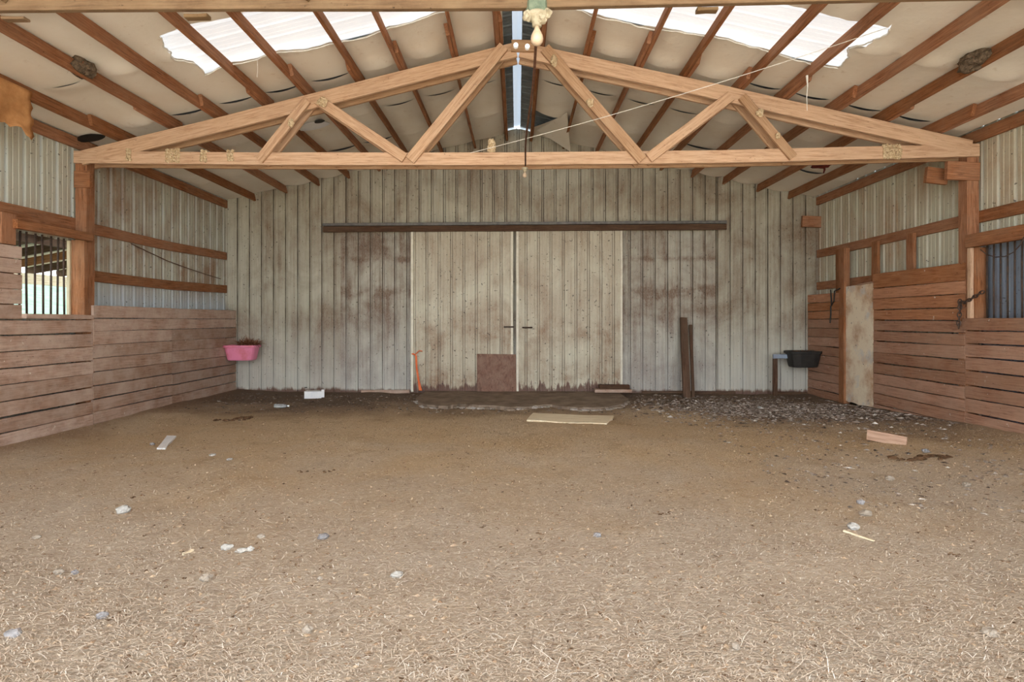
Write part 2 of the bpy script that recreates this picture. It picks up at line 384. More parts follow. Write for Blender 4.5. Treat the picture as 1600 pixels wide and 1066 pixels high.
# ---- back wall
wb = struct('wall_back', (0, YB, 0))
pb = lambda u, d, z: (u, YB - SK*u + d, z)
ph = -5.24
def clip(u): return roofz(u) + .05
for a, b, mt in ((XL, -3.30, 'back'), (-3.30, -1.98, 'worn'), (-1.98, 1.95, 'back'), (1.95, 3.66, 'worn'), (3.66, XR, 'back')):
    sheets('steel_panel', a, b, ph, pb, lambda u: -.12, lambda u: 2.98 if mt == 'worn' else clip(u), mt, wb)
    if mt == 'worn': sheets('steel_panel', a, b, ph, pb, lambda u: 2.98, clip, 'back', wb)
board('baseboard', [(-2.9, YB-.03+.045, .0), (-2.0, YB-.03+.03, .01)], .04, .09, 'plank', wb)
board('baseboard', [(2.3, YB-.066, .0), (4.0, YB-.092, .0)], .04, .09, 'dark', wb)
board('baseboard', [(4.75, YB-.10, .0), (5.3, YB-.112, -.01)], .04, .08, 'dark', wb)
MB().lathe([(.001, 0), (.028, .0), (.024, .01), (.001, .012)], 10, onT(478, 606, YB-.012)).build('rust_hole', 'black', wb)
# ---- door track
track = empty('door_track', (0, YB-.2, 2.98), 'long dark timber and metal track above the sliding doors', 'door track')
tl, trr = onT(505, 356, YB-.17), onT(1135, 352, YB-.17)
board('track_cover', [tl+Vector((0, 0, -.03)), trr+Vector((0, 0, -.03))], .04, .105, 'dark', track)
board('track_rail', [tl+Vector((0, .03, .055)), trr+Vector((0, .03, .055))], .12, .05, 'grey', track)
board('track_ledger', [tl+Vector((0, .13, .02)), trr+Vector((0, .13, .02))], .06, .14, 'dark', track)
# ---- sliding doors
def door(name, x0, x1, phase):
    d = struct(name, ((x0+x1)/2, YB-.11, 0)); pl = lambda u, q, z: (u, YB-.11-SK*u+q*.8, z)
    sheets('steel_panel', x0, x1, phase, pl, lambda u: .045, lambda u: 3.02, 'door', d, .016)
    for x, wd in ((x0+.02, .045), (x1-.02, .04)):
        board('edge_trim', [(x, YB-.11-SK*x, .03), (x, YB-.11-SK*x, 3.0)], .05, wd, 'trim', d, up=(1, 0, 0))
    for z in (.12, 1.05, 2.0, 2.9):
        board('door_rail', [(x0+.03, YB-.06-SK*x0, z), (x1-.03, YB-.06-SK*x1, z)], .04, .12, 'dark', d)
    return d
d1 = door('door_1', -1.955, -.075, -1.666)
d2 = door('door_2', -.015, 1.925, -1.666+8*.2286)
def handle(px, py, d):
    p = onT(px, py, YB-.15); m = MB()
    m.tube([p+Vector((-.085, .05, 0)), p+Vector((-.085, 0, 0)), p+Vector((.085, 0, 0)), p+Vector((.085, .05, 0))], .014, 8)
    m.build('handle', 'iron', d)
handle(795, 511, d1); handle(824, 512, d2)
q = [onT(x, y, YB-.16) for x, y in ((745, 553), (806, 554), (807, 612), (746, 613))]
m = MB(); m.prism(q, (0, .018, 0)); pw = m.build('plywood_patch', 'ply', d1); tag(pw, 'reddish plywood patch')
for cx_, cy_ in ((751, 558), (801, 557), (752, 607), (801, 606), (781, 563)):
    p = onT(cx_, cy_, YB-.165); MB().lathe([(.009, 0), (.006, .006)], 8, p).build('screw', 'iron', pw)

# ---- side walls
def sidewall(side):
    X = XL if side < 0 else XR; ph = 7.73 if side < 0 else 10.31
    W = struct('wall_left' if side < 0 else 'wall_right', (X, 5, 0))
    pl = lambda u, d, z: (X + side*d, u, z)
    yb = YB - SK*X; top = lambda u: roofz(X)+.06; bot = lambda u: -.12
    if side < 0:
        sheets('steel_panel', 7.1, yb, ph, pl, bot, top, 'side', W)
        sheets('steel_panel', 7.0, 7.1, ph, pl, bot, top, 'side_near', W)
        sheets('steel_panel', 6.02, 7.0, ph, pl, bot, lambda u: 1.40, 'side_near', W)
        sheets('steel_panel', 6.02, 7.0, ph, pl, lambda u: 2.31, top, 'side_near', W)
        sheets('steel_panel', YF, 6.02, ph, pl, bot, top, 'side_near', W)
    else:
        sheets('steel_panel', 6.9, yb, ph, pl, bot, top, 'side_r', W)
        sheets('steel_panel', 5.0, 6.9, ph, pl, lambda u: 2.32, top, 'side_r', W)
        sheets('steel_panel', 5.0, 6.9, ph, pl, bot, lambda u: 2.32, 'bluest', W)  # blue tinge of reflected sky painted into these panels
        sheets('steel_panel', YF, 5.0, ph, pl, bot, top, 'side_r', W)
    gx = X - side*.021; py_ = 7.115 if side < 0 else 6.95       # post centre
    px_ = X - side*(.04+.07)
    post = board('post', [(px_, py_, -.15), (px_, py_, 3.40)], .14, .14, 'red', W, up=(1, 0, 0))
    p2 = 3.55; board('post', [(px_, p2, -.15), (px_, p2, 3.40)], .14, .14, 'red', W, up=(1, 0, 0))
    board('eave_board', [(gx-side*.01, YF, 3.535), (gx-side*.01, py_+.2, 3.535)], .04, .14, 'red', W)
    board('eave_board', [(gx-side*.01, py_+.2, 3.535), (gx-side*.01, yb-.02, 3.52)], .04, .14, 'red', W)
    if side < 0:
        for zs in ((2.515, 2.515, 2.55), (1.912, 1.912, 1.93)):
            board('girt', [(gx, py_, zs[0]), (gx, 9.0, (zs[0]+zs[2])/2-.025), (gx, yb-.02, zs[2])], .04, .14, 'red', W)
        board('girt', [(gx, YF, 2.50), (gx, py_-.02, 2.53)], .04, .14, 'red', W)
        board('girt', [(gx, 5.9, 2.46), (gx, py_-.02, 2.44)], .04, .10, 'red', W)
        board('girt', [(gx, YF, 1.9), (gx, 5.95, 1.9)], .04, .14, 'red', W)
    else:
        board('girt', [(gx, py_, 2.565), (gx, 8.8, 2.555), (gx, yb-.02, 2.56)], .04, .14, 'red', W)
        board('girt', [(gx, YF, 2.56), (gx, py_, 2.57)], .04, .14, 'red', W)
        board('girt', [(gx, 8.7, 1.97), (gx, yb-.02, 1.97)], .04, .14, 'red', W)
    return W
wl, wr = sidewall(-1), sidewall(1)
# planks
def planks(W, X, side, y0, y1, z0, ztop, hb, mat, splits=(), first=None):
    z = ztop; k = 0
    while z > z0:
        h = first if (k == 0 and first) else hb*random.uniform(.93, 1.07); gap = random.choice((.005, .008, .011, .018))
        h = min(h, 3)
        zc = z-h/2; cuts = [y0] + (list(splits) if random.random() < .75 else []) + [y1]
        for a, b in zip(cuts[:-1], cuts[1:]):
            e = random.uniform(-.006, .006); xo = random.uniform(-.004, .004)
            board('plank', [(X+side*.017+xo, a+.002, zc+e), (X+side*.017-xo, b-.002, zc-e)], .034, h-gap, 'plank_o' if mat == 'plank_r' and zc > 1.36 else mat, W)
        z -= h; k += 1
PXL, PXR = -5.27, 5.325
planks(wl, PXL, -1, 7.12, 10.76, -.02, 1.53, .163, 'plank', (8.75,))
planks(wl, PXL, -1, 3.0, 7.115, -.02, 1.345, .165, 'plank', (5.1,))
planks(wl, PXL, -1, 3.0, 6.085, 1.37, 2.13, .155, 'plank', (5.0,))
planks(wr, PXR, 1, 9.50, 10.60, .0, 1.81, .152, 'plank_r')
planks(wr, PXR, 1, 6.90, 8.66, .0, 2.035, .155, 'plank_r', (), .22)
planks(wr, PXR, 1, 3.0, 6.895, .0, 1.225, .16, 'plank_r', (4.9,))
# window left
w1 = struct('window_1', (PXL, 6.42, 1.4))
board('lintel', [(-5.25, 5.97, 2.35), (-5.25, 7.04, 2.362)], .07, .10, 'red', w1)
board('sill', [(-5.29, 6.08, 1.385), (-5.29, 7.05, 1.38)], .15, .05, 'plank', w1)
board('jamb', [(-5.36, 7.005, 1.40), (-5.36, 7.005, 2.32)], .06, .17, 'red', w1, up=(1, 0, 0))
board('jamb', [(-5.455, 6.965, 1.40), (-5.455, 6.965, 2.31)], .03, .04, 'pale', w1, up=(1, 0, 0))
board('jamb', [(-5.33, 5.93, 2.13), (-5.33, 5.93, 2.45)], .17, .12, 'red', w1, up=(1, 0, 0))
board('jamb', [(-5.40, 6.04, 1.40), (-5.40, 6.04, 2.31)], .06, .12, 'red', w1, up=(1, 0, 0))
for px in (31, 41.6, 55, 66.6, 79.7, 90.4, 100):
    y = onX(px, 420, -5.38).y; b0 = random.uniform(-.01, .01)
    MB().tube([(-5.38, y+b0, 1.40), (-5.38+random.uniform(-.006, .006), y, 1.85), (-5.38, y-b0, 2.31)], .011, 8).build('bar', 'iron', w1, smooth=True)
# window right
w2 = struct('window_2', (PXR, 6.2, 1.3))
board('lintel', [(5.30, 4.6, 2.265), (5.30, 6.82, 2.265)], .07, .15, 'red', w2)
board('sill', [(5.335, 4.6, 1.295), (5.335, 6.92, 1.295)], .05, .14, 'plank_r', w2)
board('jamb', [(5.315, 6.80, 1.365), (5.315, 6.80, 2.19)], .05, .045, 'truss', w2, up=(1, 0, 0))
board('jamb', [(5.41, 6.79, 1.365), (5.41, 6.79, 2.19)], .07, .145, 'red', w2, up=(1, 0, 0))
for k in range(22):
    y = 6.70 - k*.092
    MB().tube([(5.43, y, 1.30), (5.43+random.uniform(-.004, .004), y, 1.8), (5.43, y, 2.3)], .010, 8).build('bar', 'iron', w2, smooth=True)
# uprights and stall door, right
for a, b in ((1304, 1319), (1360, 1377), (1415, 1433)):
    X = 5.445; ya, yb2 = onX(a, 400, X).y, onX(b, 400, X).y
    board('upright', [(X, (ya+yb2)/2, 1.75 if a > 1310 else 1.8), (X, (ya+yb2)/2, 2.54)], .14, .05, 'red', wr, up=(1, 0, 0))
board('stall_post', [(5.35, 9.47, -.1), (5.35, 9.47, 2.52)], .15, .10, 'red', wr, up=(1, 0, 0))
board('stall_post', [(5.42, 8.68, -.1), (5.42, 8.68, 2.0)], .10, .12, 'red', wr, up=(1, 0, 0))
d3 = struct('door_3', (5.33, 9.04, 0))
m = MB(); ys = np.linspace(8.705, 9.40, 9); zs = [.03+random.uniform(-.02, .02) for _ in ys]
m.prism([(5.335, float(y), z) for y, z in zip(ys, zs)] + [(5.335, 9.40, 1.89), (5.335, 8.705, 1.905)], (.03, 0, 0)); m.build('door_panel', 'cream', d3)
board('door_edge', [(5.33, 9.06, 1.90), (5.33, 8.70, 1.915)], .02, .02, 'tanb', d3)
# corner block on back wall
bl = onT(1253, 346, YB-.07), onT(1284, 347, YB-.07)
o = board('corner_block', list(bl), .06, .2, 'red', wb)

# ---- ceiling
ceil = struct('ceiling', (0, 5, RZ))
LX = [.2, .79, 1.39, 1.98, 2.58, 3.15, 3.72, 4.33, 4.93]; RX = [.27, .87, 1.46, 2.06, 2.66, 3.23, 3.8, 4.42, 4.99]
PH = .14
for side, xs in ((-1, LX), (1, RX)):
    nrm = Vector((side*SL, 0, 1)).normalized()
    for i, x in enumerate(xs):
        X = side*x; zc = roofz(X)-PH/2-.003; yb = YB-SK*X-.01; yt = YT-SK*X
        board('purlin', [(X, yt-.42+random.uniform(-.15, .2), zc), (X, 8.9, zc+random.uniform(-.008, .008)), (X, yb, zc)], .042, PH, 'red', ceil, up=nrm)
        off = .044*(1 if i % 2 else -1)*-side
        board('purlin', [(X+off, YN-.5, zc-off*side*SL), (X+off, 5.1, zc-off*side*SL+random.uniform(-.008, .008)), (X+off, yt+.34, zc-off*side*SL)], .042, PH, 'red', ceil, up=nrm)
        board('purlin', [(X, YF+.05, zc), (X, YN+.4, zc)], .042, PH, 'red', ceil, up=nrm)
# roof steel with an opening for the rooflights
SY0, SY1, SX0, SX1 = 5.27, 6.42, .42, 3.72
def roofsheet(name, ya, yb, sa, sb, side, mat, lift=.075):
    m = MB()
    for i, (u, d) in enumerate(profile(ya, yb, .1, .02)):
        for s in (sa, sb): m.v.append((side*s, u-SK*side*s, RZ-SL*s+lift+d))
        if i: b = 2*i; m.f.append((b-2, b, b+1, b-1))
    m.build(name, mat, ceil)
for side in (-1, 1):
    E = 5.75
    roofsheet('roof_sheet', YF-.4, SY0, .06, E, side, 'roofst'); roofsheet('roof_sheet', SY1, YB+.3, .06, E, side, 'roofst')
    roofsheet('roof_sheet', SY0, SY1, .06, SX0, side, 'roofst'); roofsheet('roof_sheet', SY0, SY1, SX1, E, side, 'roofst')
    roofsheet('rooflight_panel', SY0-.03, SY1+.03, SX0-.02, SX1+.02, side, 'sky_panel', .082)
m = MB()
for i, y in enumerate(np.linspace(YF-.4, YB+.2, 24)):
    for x, z in ((-.22, .075), (-.08, .105), (-.02, .10), (.03, .125), (.08, .10), (.14, .105), (.27, .07)): m.v.append((x+.02, float(y), RZ+z-.02))
    if i:
        for k in range(6): b = 7*i+k; m.f.append((b-7, b, b+1, b-6))
m.build('ridge_cap', 'ridge_tr', ceil)
# insulation, strip by strip, sagging between the purlins
seams = [YF-.1, 1.0, 2.2, 3.4, 4.62, 5.84, 7.02, 8.22, 9.45, YB-.03]
def wav(side, s): return .05*math.sin(s*3.1+side) + .016*math.sin(s*11+2*side) + .006*math.sin(s*37)
def near_e(side, s): return 5.41 + wav(-side, s)*.7 + max(0, s-2.6)*.06
def far_e(side, s): return 6.26 - wav(side, s)
def end_e(side, y):
    k = max(0., math.sin(math.pi*(y-5.38)/.9)) if 5.38 < y < 6.28 else 0.
    return 3.45 + k*(.08*math.sin(y*7+side) + .022*math.sin(y*23+side) + .007*math.sin(y*71))
for side, xs in ((-1, LX), (1, RX)):
    stops = xs + [5.46]
    def insz(s, y0, k):
        base = RZ-SL*s
        for a, b in zip(stops[:-1], stops[1:]):
            if a <= s <= b:
                t = (s-a)/(b-a); sag = 4*t*(1-t)
                e = min(abs(y0-seams[k]), abs(y0-seams[k+1])); amp = .016 + .045*math.exp(-(e/.16)**2)*(1 if (k+int(a*3)) % 2 else .1)
                return base + .012 - sag*amp + .006*mnoise.noise((s*3*side, y0*3, 2))
        return base + .012
    for k in range(len(seams)-1):
        ya, yb = seams[k]-.02, seams[k+1]+.02; sA, sE = xs[0]-.03, 5.46; patches = []
        const = lambda q: (lambda *_: q)
        if k in (4, 5):       # leave the rooflight opening free
            patches.append((const(sA), const(.55), const(ya), const(yb), 5, 14))
            patches.append((lambda y: end_e(side, y), const(sE), const(ya), const(yb), 34, 90))
            if k == 4: patches.append((const(.55), const(3.45), const(ya), lambda s: near_e(side, s), 150, 10))
            else: patches.append((const(.55), const(3.45), lambda s: far_e(side, s), const(yb), 150, 10))
        elif k == 8 and side > 0:      # torn corner beside the ridge
            patches.append((lambda y: sA + (max(0, min(10.42-y, (y-9.43)*9))*.50 if y < 10.42 else 0), const(sE), const(ya), const(yb), 74, 40))
        else: patches.append((const(sA), const(sE), const(ya), const(yb), 74, 14))
        m = MB()
        for s0f, s1f, y0f, y1f, ns, ny in patches:
            base = len(m.v); grid = []
            for j in range(ny+1):
                for i in range(ns+1):
                    yq = ya+(yb-ya)*j/ny; s_ = s0f(yq)+(s1f(yq)-s0f(yq))*i/ns
                    y_ = y0f(s_)+(y1f(s_)-y0f(s_))*j/ny; grid.append((s_, y_))
                    m.v.append((side*s_, y_-SK*side*s_, insz(s_, y_, k)+(.006 if k % 2 else 0)))
            for j in range(ny):
                for i in range(ns):
                    q = j*(ns+1)+i
                    m.f.append((base+q, base+q+1, base+q+ns+2, base+q+ns+1))
        m.build('insulation_sheet', 'insul', ceil, smooth=True)
# torn lips of the openings
for side in (-1, 1):
    for path in ([(s_, far_e(side, s_)-.006) for s_ in np.linspace(.6, 3.45, 60)], [(end_e(side, y)-.004, y) for y in np.linspace(5.45, 6.24, 60)]):
        m = MB(); m.tube([(side*s_, y-SK*side*s_, RZ-SL*s_-.008-.014*abs(math.sin(s_*5+y*9))+random.uniform(-.003, .003)) for s_, y in path], .008, 6)
        m.build('torn_edge', 'string', ceil, smooth=True)
# hanging flap near the ridge
m = MB(); a, b, c_ = Vector((.36, 10.30, RZ-.12)), Vector((.80, 9.2, RZ-.20)), Vector((.95, 10.25, RZ-.52))
m.add([a, b, c_, a+Vector((0, 0, .008)), b+Vector((0, 0, .008)), c_+Vector((0, 0, .008))], [(0, 1, 2), (5, 4, 3), (0, 3, 4, 1), (1, 4, 5, 2), (2, 5, 3, 0)])
m.build('torn_flap', 'insul', ceil)
def oval(px, py, rx, ry, mat, name, off=-.06, tilt=0.):
    c = onRoof(px, py, off); ux = Vector((1, 0, SL if c.x < 0 else -SL)).normalized(); uy = Vector((0, 1, 0))
    poly = [c + ux*(rx*math.cos(t)*(1+.12*math.sin(3*t))) + uy*(ry*math.sin(t)) for t in np.linspace(0, 2*math.pi, 18, endpoint=False)]
    return MB().prism(poly, (0, 0, .006)).build(name, mat, ceil)
oval(490, 197, .22, .14, 'white', 'torn_patch', -.05); oval(499, 190, .07, .06, 'black', 'torn_hole', -.065)
oval(141, 216, .16, .11, 'black', 'torn_hole', -.05)

# ================================================================ TRUSSES
def shiftY(p, Y0): return Vector((p.x, Y0-SK*p.x, p.z))
def truss(name, Y0, planes, label, bot, mats=('truss', 'truss')):
    T = empty(name, (0, Y0, 3.1), label, 'truss', 'timber roof trusses')
    for pi, o in enumerate(planes):
        P = lambda px, py: shiftY(onT(px, py, YT), Y0+o)
        board('bottom_chord', [shiftY(v, Y0+o) for v in bot], .04, .152, mats[0], T, seg=.8)
        for pts in (((126, 246.5), (350, 192.5), (600, 129), (806, 77)), ((813, 77), (1100, 138.5), (1300, 183), (1518, 231))):
            board('top_chord', [P(*q) for q in pts], .04, .178, mats[1], T, seg=.8)
        wo = -.04 if pi == 0 else -.042
        for a, b, wd in (((787, 74), (641, 251), .13), ((497, 157), (633, 248), .12), ((481, 158), (406, 251), .105),
                         ((851, 77), (1003, 251), .13), ((1141, 151), (1013, 248), .12), ((1158, 152), (1238, 247), .105)):
            dx = .006 if pi else 0
            board('web', [shiftY(onT(*a, YT), Y0+o+wo), shiftY(onT(*b, YT), Y0+o+wo)], .038, wd, mats[0], T)
    rb = board('ridge_block', [shiftY(onT(799, 73, YT), Y0-.02-.022), shiftY(onT(838, 74, YT), Y0-.02-.022)], .04, .135, mats[0], T)
    for px, py in ((806, 70), (824, 72)):
        p = onT(px, py, Y0-.07); MB().tube([p+Vector((0, .025, 0)), p], .014, 8).build('bolt', 'white', rb)
    return T
botT = [onT(x, y, YT) for x, y in ((115, 245), (460, 248), (800, 248), (1160, 244), (1531, 234))]
t1 = truss('roof_truss', YT+.02, (0, .18), 'doubled timber truss crossing the whole barn with zigzag webs', botT)
for (a, b, h, dy) in (((113, 279), (138, 279), .21, -.0), ((112, 303), (124, 303), .13, .03), ((1483, 265), (1534, 267), .215, -.0), ((1466, 266), (1500, 270), .19, .16)):
    board('bolster_block', [shiftY(onT(*a, YT), YT+.05+dy-SK*0), shiftY(onT(*b, YT), YT+.05+dy)], .05, h, 'red', t1)
botN = [Vector((-5.40, 0, 3.295)), Vector((-3, 0, 3.285)), Vector((0, 0, 3.255)), Vector((3, 0, 3.285)), Vector((5.42, 0, 3.30))]
t2 = truss('roof_truss', YN+.02, (0,), 'near overhead timber truss beam along the top of the picture', botN, ('near', 'red'))
for x0, x1 in ((-3.12, -2.98), (-2.0, -1.86), (1.06, 1.18)):
    board('nailing_block', [(x0, YN+.03-SK*x0, 3.166), (x1, YN+.03-SK*x1, 3.166)], .05, .02, 'near', t2)

# ================================================================ LEAN-TO OUTSIDE THE LEFT WINDOW
lt = empty('lean_to_shed', (-7.5, 7.5, 0), 'open lean-to shed with pale ceiling and rafters outside the barred window', 'shed')
MB().prism([(-5.62, 4, 3.25), (-10.2, 4, 2.45), (-10.2, 18, 2.45), (-5.62, 18, 3.25)], (0, 0, .03)).build('shed_roof', 'pale', lt)
for k in range(18):
    y = 4.3+k*.75; board('rafter', [(-5.66, y, 3.15), (-10.1, y, 2.36)], .04, .15, 'dark' if k % 3 else 'red', lt)
board('shed_beam', [(-10.0, 4, 2.2), (-10.0, 18, 2.2)], .08, .22, 'pale', lt)
board('shed_beam', [(-8.0, 4, 2.70), (-8.0, 18, 2.70)], .06, .16, 'dark', lt)
for y in (5, 16.5): board('shed_post', [(-10, y, -.1), (-10, y, 2.1)], .14, .14, 'red', lt, up=(1, 0, 0))

# ================================================================ OBJECTS
def lump(name, c, sx, sy, sz, mat, label, cat, seed, rough=.3, sub=2, group=None, sink=.25, parent=None, rot=0.):
    import bmesh
    bm = bmesh.new(); bmesh.ops.create_icosphere(bm, subdivisions=sub, radius=1)
    for v in bm.verts:
        n_ = 1 + rough*mnoise.noise(v.co*1.4+Vector((seed*3.1, seed, 0))) + rough*.4*mnoise.noise(v.co*4+Vector((seed, 0, 7)))
        q = v.co*n_; q = Vector((q.x*sx, q.y*sy, q.z*sz)); q.rotate(Matrix.Rotation(rot, 3, 'Z')); v.co = q
    me = bpy.data.meshes.new(name); bm.to_mesh(me); bm.free()
    o = link(name, me, mat, parent, Matrix.Translation(Vector(c)+Vector((0, 0, sz*(1-2*sink)))), False)
    return tag(o, label, cat, group) if label else o

# ---- concrete apron before the doors
tagd = empty('concrete_apron', (0, 9.9, 0), 'broken concrete apron on the ground before the sliding doors', 'concrete slab')
out = [(650, 622), (655, 629), (672, 633), (700, 634), (715, 631), (740, 632), (775, 634), (800, 636), (830, 635), (855, 632), (885, 635), (905, 637), (935, 637), (955, 635), (975, 630), (982, 624)]
edge = [onZ(x, y, .045) for x, y in out]
edge = [edge[i].lerp(edge[i+1], t)+Vector((0, random.uniform(-.05, .05), 0)) for i in range(len(edge)-1) for t in (0, .25, .5, .75)] + [edge[-1]]
poly = [Vector((edge[0].x, 10.62, .045))] + edge + [Vector((edge[-1].x, 10.58, .045))]
MB().prism([p-Vector((0, 0, .14)) for p in poly], (0, 0, .14)).build('slab', 'conc', tagd)
for i, (a, b) in enumerate(zip(edge[:-1], edge[1:])):
    for t in (.1, .6):
        if random.random() < .35 or mnoise.noise((a.x*2.2, 3, 1)) < -.12: continue
        c = a.lerp(b, t); s_ = random.uniform(.018, .055)
        lump('crumb', (c.x, c.y-.03, hfloor(c.x, c.y)), s_*1.3, s_*.9, s_*.55, random.choice(('crumb', 'crumb', 'conc', 'stone')), None, None, i*3+t, .5, 1, sink=.35, parent=tagd)
# ---- boards beside the door
z0 = .06
for k, (xa, xb, y, h) in enumerate(((929, 986, 10.33, .06), (936, 983, 10.38, .07))):
    a = onT(xa, 612, y); b = onT(xb, 612, y); a.z = b.z = z0+h/2; z0 += h+.001
    o = board('short_timber', [a, b], .14, h-.004, 'dark' if k else 'plank', None)
    tag(o, ('longer grey-brown timber lying lowest at the foot of the right sliding door', 'shorter dark timber lying on another timber by the right sliding door')[k], 'timber', 'timbers by the door')
# ---- leaning timbers
a, b = fl(1074, 622), onT(1068, 497, YB-.06)
tag(board('leaning_timber', [a+Vector((0, .03, -.03)), b], .06, .125, 'dark', None, up=(1, 0, 0)), 'taller dark brown timber leaning upright against the back wall', 'timber', 'leaning timbers')
a, b = fl(1083, 621), onT(1079, 508, YB-.06)
tag(board('leaning_timber', [a+Vector((.01, .03, -.03)), b], .04, .055, 'dark', None, up=(1, 0, 0)), 'thinner dark stick leaning beside the taller timber on the back wall', 'timber', 'leaning timbers')
# ---- orange strap
m = MB(); pts = [onT(x, y, YB-.185) for x, y in ((645, 552), (650, 556), (651, 575), (654, 595), (657, 612))]
for i, p in enumerate(pts):
    wd = .016 if i < 4 else .03
    for dx in (-wd, wd):
        for dy in (0, .006): m.v.append((p.x+dx, p.y+dy, max(p.z, .06)))
    if i:
        b = 4*i
        for q in ((0, 2), (2, 3), (3, 1), (1, 0)): m.f.append((b-4+q[0], b-4+q[1], b+q[1], b+q[0]))
m.tube([onT(x, y, YB-.19) for x, y in ((643, 553), (648, 555), (652, 551), (655, 548), (660, 549))], .009, 6)
tag(m.build('strap', 'orange'), 'orange webbing strap hanging down the left sliding door edge', 'strap')
# ---- feeders
def tub(name, c, w, d, h, mat, label):
    """tapered rectangular corner feeder with a rolled rim"""
    T = empty(name, c, label, 'feeder', 'wall feeders'); c = Vector(c)
    def ring(sx, sy, z, n=28, p=4.):
        out = []
        for k in range(n):
            a = 2*math.pi*k/n; cx_, sy_ = math.cos(a), math.sin(a); r = (abs(cx_)**p+abs(sy_)**p)**(-1/p)
            out.append(c+Vector((cx_*r*sx/2, sy_*r*sy/2, z)))
        return out
    def loft(rings, name_, mt, cap0=True, cap1=True):
        m = MB(); n = len(rings[0])
        for r in rings: m.v += [tuple(q) for q in r]
        for i in range(len(rings)-1):
            for k in range(n): m.f.append((i*n+k, i*n+(k+1) % n, (i+1)*n+(k+1) % n, (i+1)*n+k))
        if cap0: m.f.append(tuple(reversed(range(n))))
        if cap1: m.f.append(tuple((len(rings)-1)*n+k for k in range(n)))
        m.build(name_, mt, T, smooth=False)
    loft([ring(w*.74, d*.7, 0), ring(w*.78, d*.74, .02), ring(w*.93, d*.93, h-.02), ring(w*.93, d*.93, h), ring(w*.88, d*.88, h), ring(w*.72, d*.68, .03)], 'tub', mat)
    loft([ring(w*.92, d*.92, h-.035), ring(w, d, h-.03), ring(w*1.01, d*1.01, h+.004), ring(w*.98, d*.98, h+.012), ring(w*.88, d*.88, h+.006), ring(w*.88, d*.88, h-.03)], 'rim', mat, False, False)
    return T
pc = onT(376, 563, 10.30)
tub('wall_feeder', (pc.x, 10.30-SK*pc.x+.06, pc.z), .60, .42, .262, 'pink', 'pink plastic feeder tub mounted in the left back corner')
pc2 = onT(1257, 574, 10.28)
tub('wall_feeder', (pc2.x, 10.28-SK*pc2.x+.06, pc2.z), .58, .42, .275, 'black', 'black rubber feeder tub mounted in the right back corner')
fs = empty('feeder_support', (4.75, 10.35, 0), 'timber bracket with pale blue arm holding the black feeder', 'bracket')
a, b = onT(1208, 557, 10.40), onT(1240, 557, 10.40); board('arm', [a, b], .05, .075, 'bluest', fs)
a, b = onT(1211, 560, 10.42), onT(1211, 616, 10.42); b.z = 0.; board('leg', [b, a], .05, .075, 'dark', fs, up=(1, 0, 0))

def tuft(name, c, n, rx, ry, hh, mat, label, cat, ln=(.08, .22), kind='stuff', parent=None):
    V = []; F = []; T = []
    for i in range(n):
        p = Vector(c)+Vector((random.uniform(-rx, rx), random.uniform(-ry, ry), random.uniform(0, hh*.4)))
        d = Vector((random.gauss(0, 1), random.gauss(0, 1), abs(random.gauss(.35, .6)))).normalized(); L = random.uniform(*ln)
        s_ = d.orthogonal().normalized()*.0035; q = p+d*L*.5+Vector((0, 0, .02)); e = p+d*L+Vector((0, 0, random.uniform(-.06, .0)))
        b = len(V); V += [tuple(p-s_), tuple(p+s_), tuple(q+s_), tuple(q-s_), tuple(e)]; F += [(b, b+1, b+2, b+3), (b+3, b+2, b+4)]; t_ = random.random(); T += [t_, t_]
    me = bpy.data.meshes.new(name); me.from_pydata(V, [], F); at = me.attributes.new('tone', 'FLOAT', 'FACE'); at.data.foreach_set('value', T); me.update()
    return tag(link(name, me, mat, parent), label, cat, None, kind)
tuft('hay', (pc.x+.12, pc.y+.05, pc.z+.23), 520, .14, .10, .16, 'hay', 'tuft of dry brown hay sticking out of the pink feeder', 'hay')
tuft('hay', (pc2.x, pc2.y+.05, pc2.z+.22), 160, .16, .09, .05, 'hay', 'dark hay scraps lying in the black feeder', 'hay', (.05, .12))

# ---- lamps
def lamp(c, s, label, green):
    T = empty('lamp_fixture', c, label, 'lamp', 'bare bulb lamps'); c = Vector(c)
    if green:
        MB().lathe([(.001, .085*s), (.066*s, .085*s), (.068*s, .03*s), (.060*s, .02*s), (.001, .02*s)], 8, c).build('junction_box', 'green', T)
    MB().lathe([(.02*s, .03*s), (.060*s, .02*s), (.064*s, .005*s), (.05*s, -.012*s), (.03*s, -.03*s), (.027*s, -.055*s), (.01*s, -.056*s)], 18, c).build('lamp_holder', 'ceram', T, smooth=True)
    if green:
        for dx, dz in ((-.06, -.008), (.06, .004), (.03, -.02)): lump('mud_blob', c+Vector((dx, -.03, dz)), .028, .03, .03, 'ceram', None, None, dx*99, .5, 2, parent=T, sink=.5)
    MB().lathe([(.014*s, -.054*s), (.016*s, -.07*s), (.024*s, -.088*s), (.034*s, -.108*s), (.0375*s, -.128*s), (.034*s, -.147*s), (.024*s, -.161*s), (.01*s, -.168*s), (.001, -.169*s)], 20, c).build('bulb', 'bulb', T, smooth=True)
    return T
lc = onT(839, 27, YN+.02); lamp(lc, 1.0, 'bare bulb in a cracked porcelain holder under the near truss beam', True)
lc2 = onT(820, 264, YT-.05); lamp(lc2, .62, 'small bare bulb hanging at the middle of the far truss', False)
m = MB(); a, b = lc+Vector((.0, .05, .03)), lc2+Vector((0, -.01, .04))
m.tube([a.lerp(b, t)+Vector((.012*math.sin(t*7), 0, -.10*4*t*(1-t)*.35+.006*math.sin(t*60))) for t in np.linspace(0, 1, 60)], .010, 6)
tag(m.build('lamp_cable', 'cord', smooth=True), 'brown cable running between the two bare bulbs', 'cable')
a, b = onT(735, 239, YT-.03), onRoof(1388, 43, -.04)
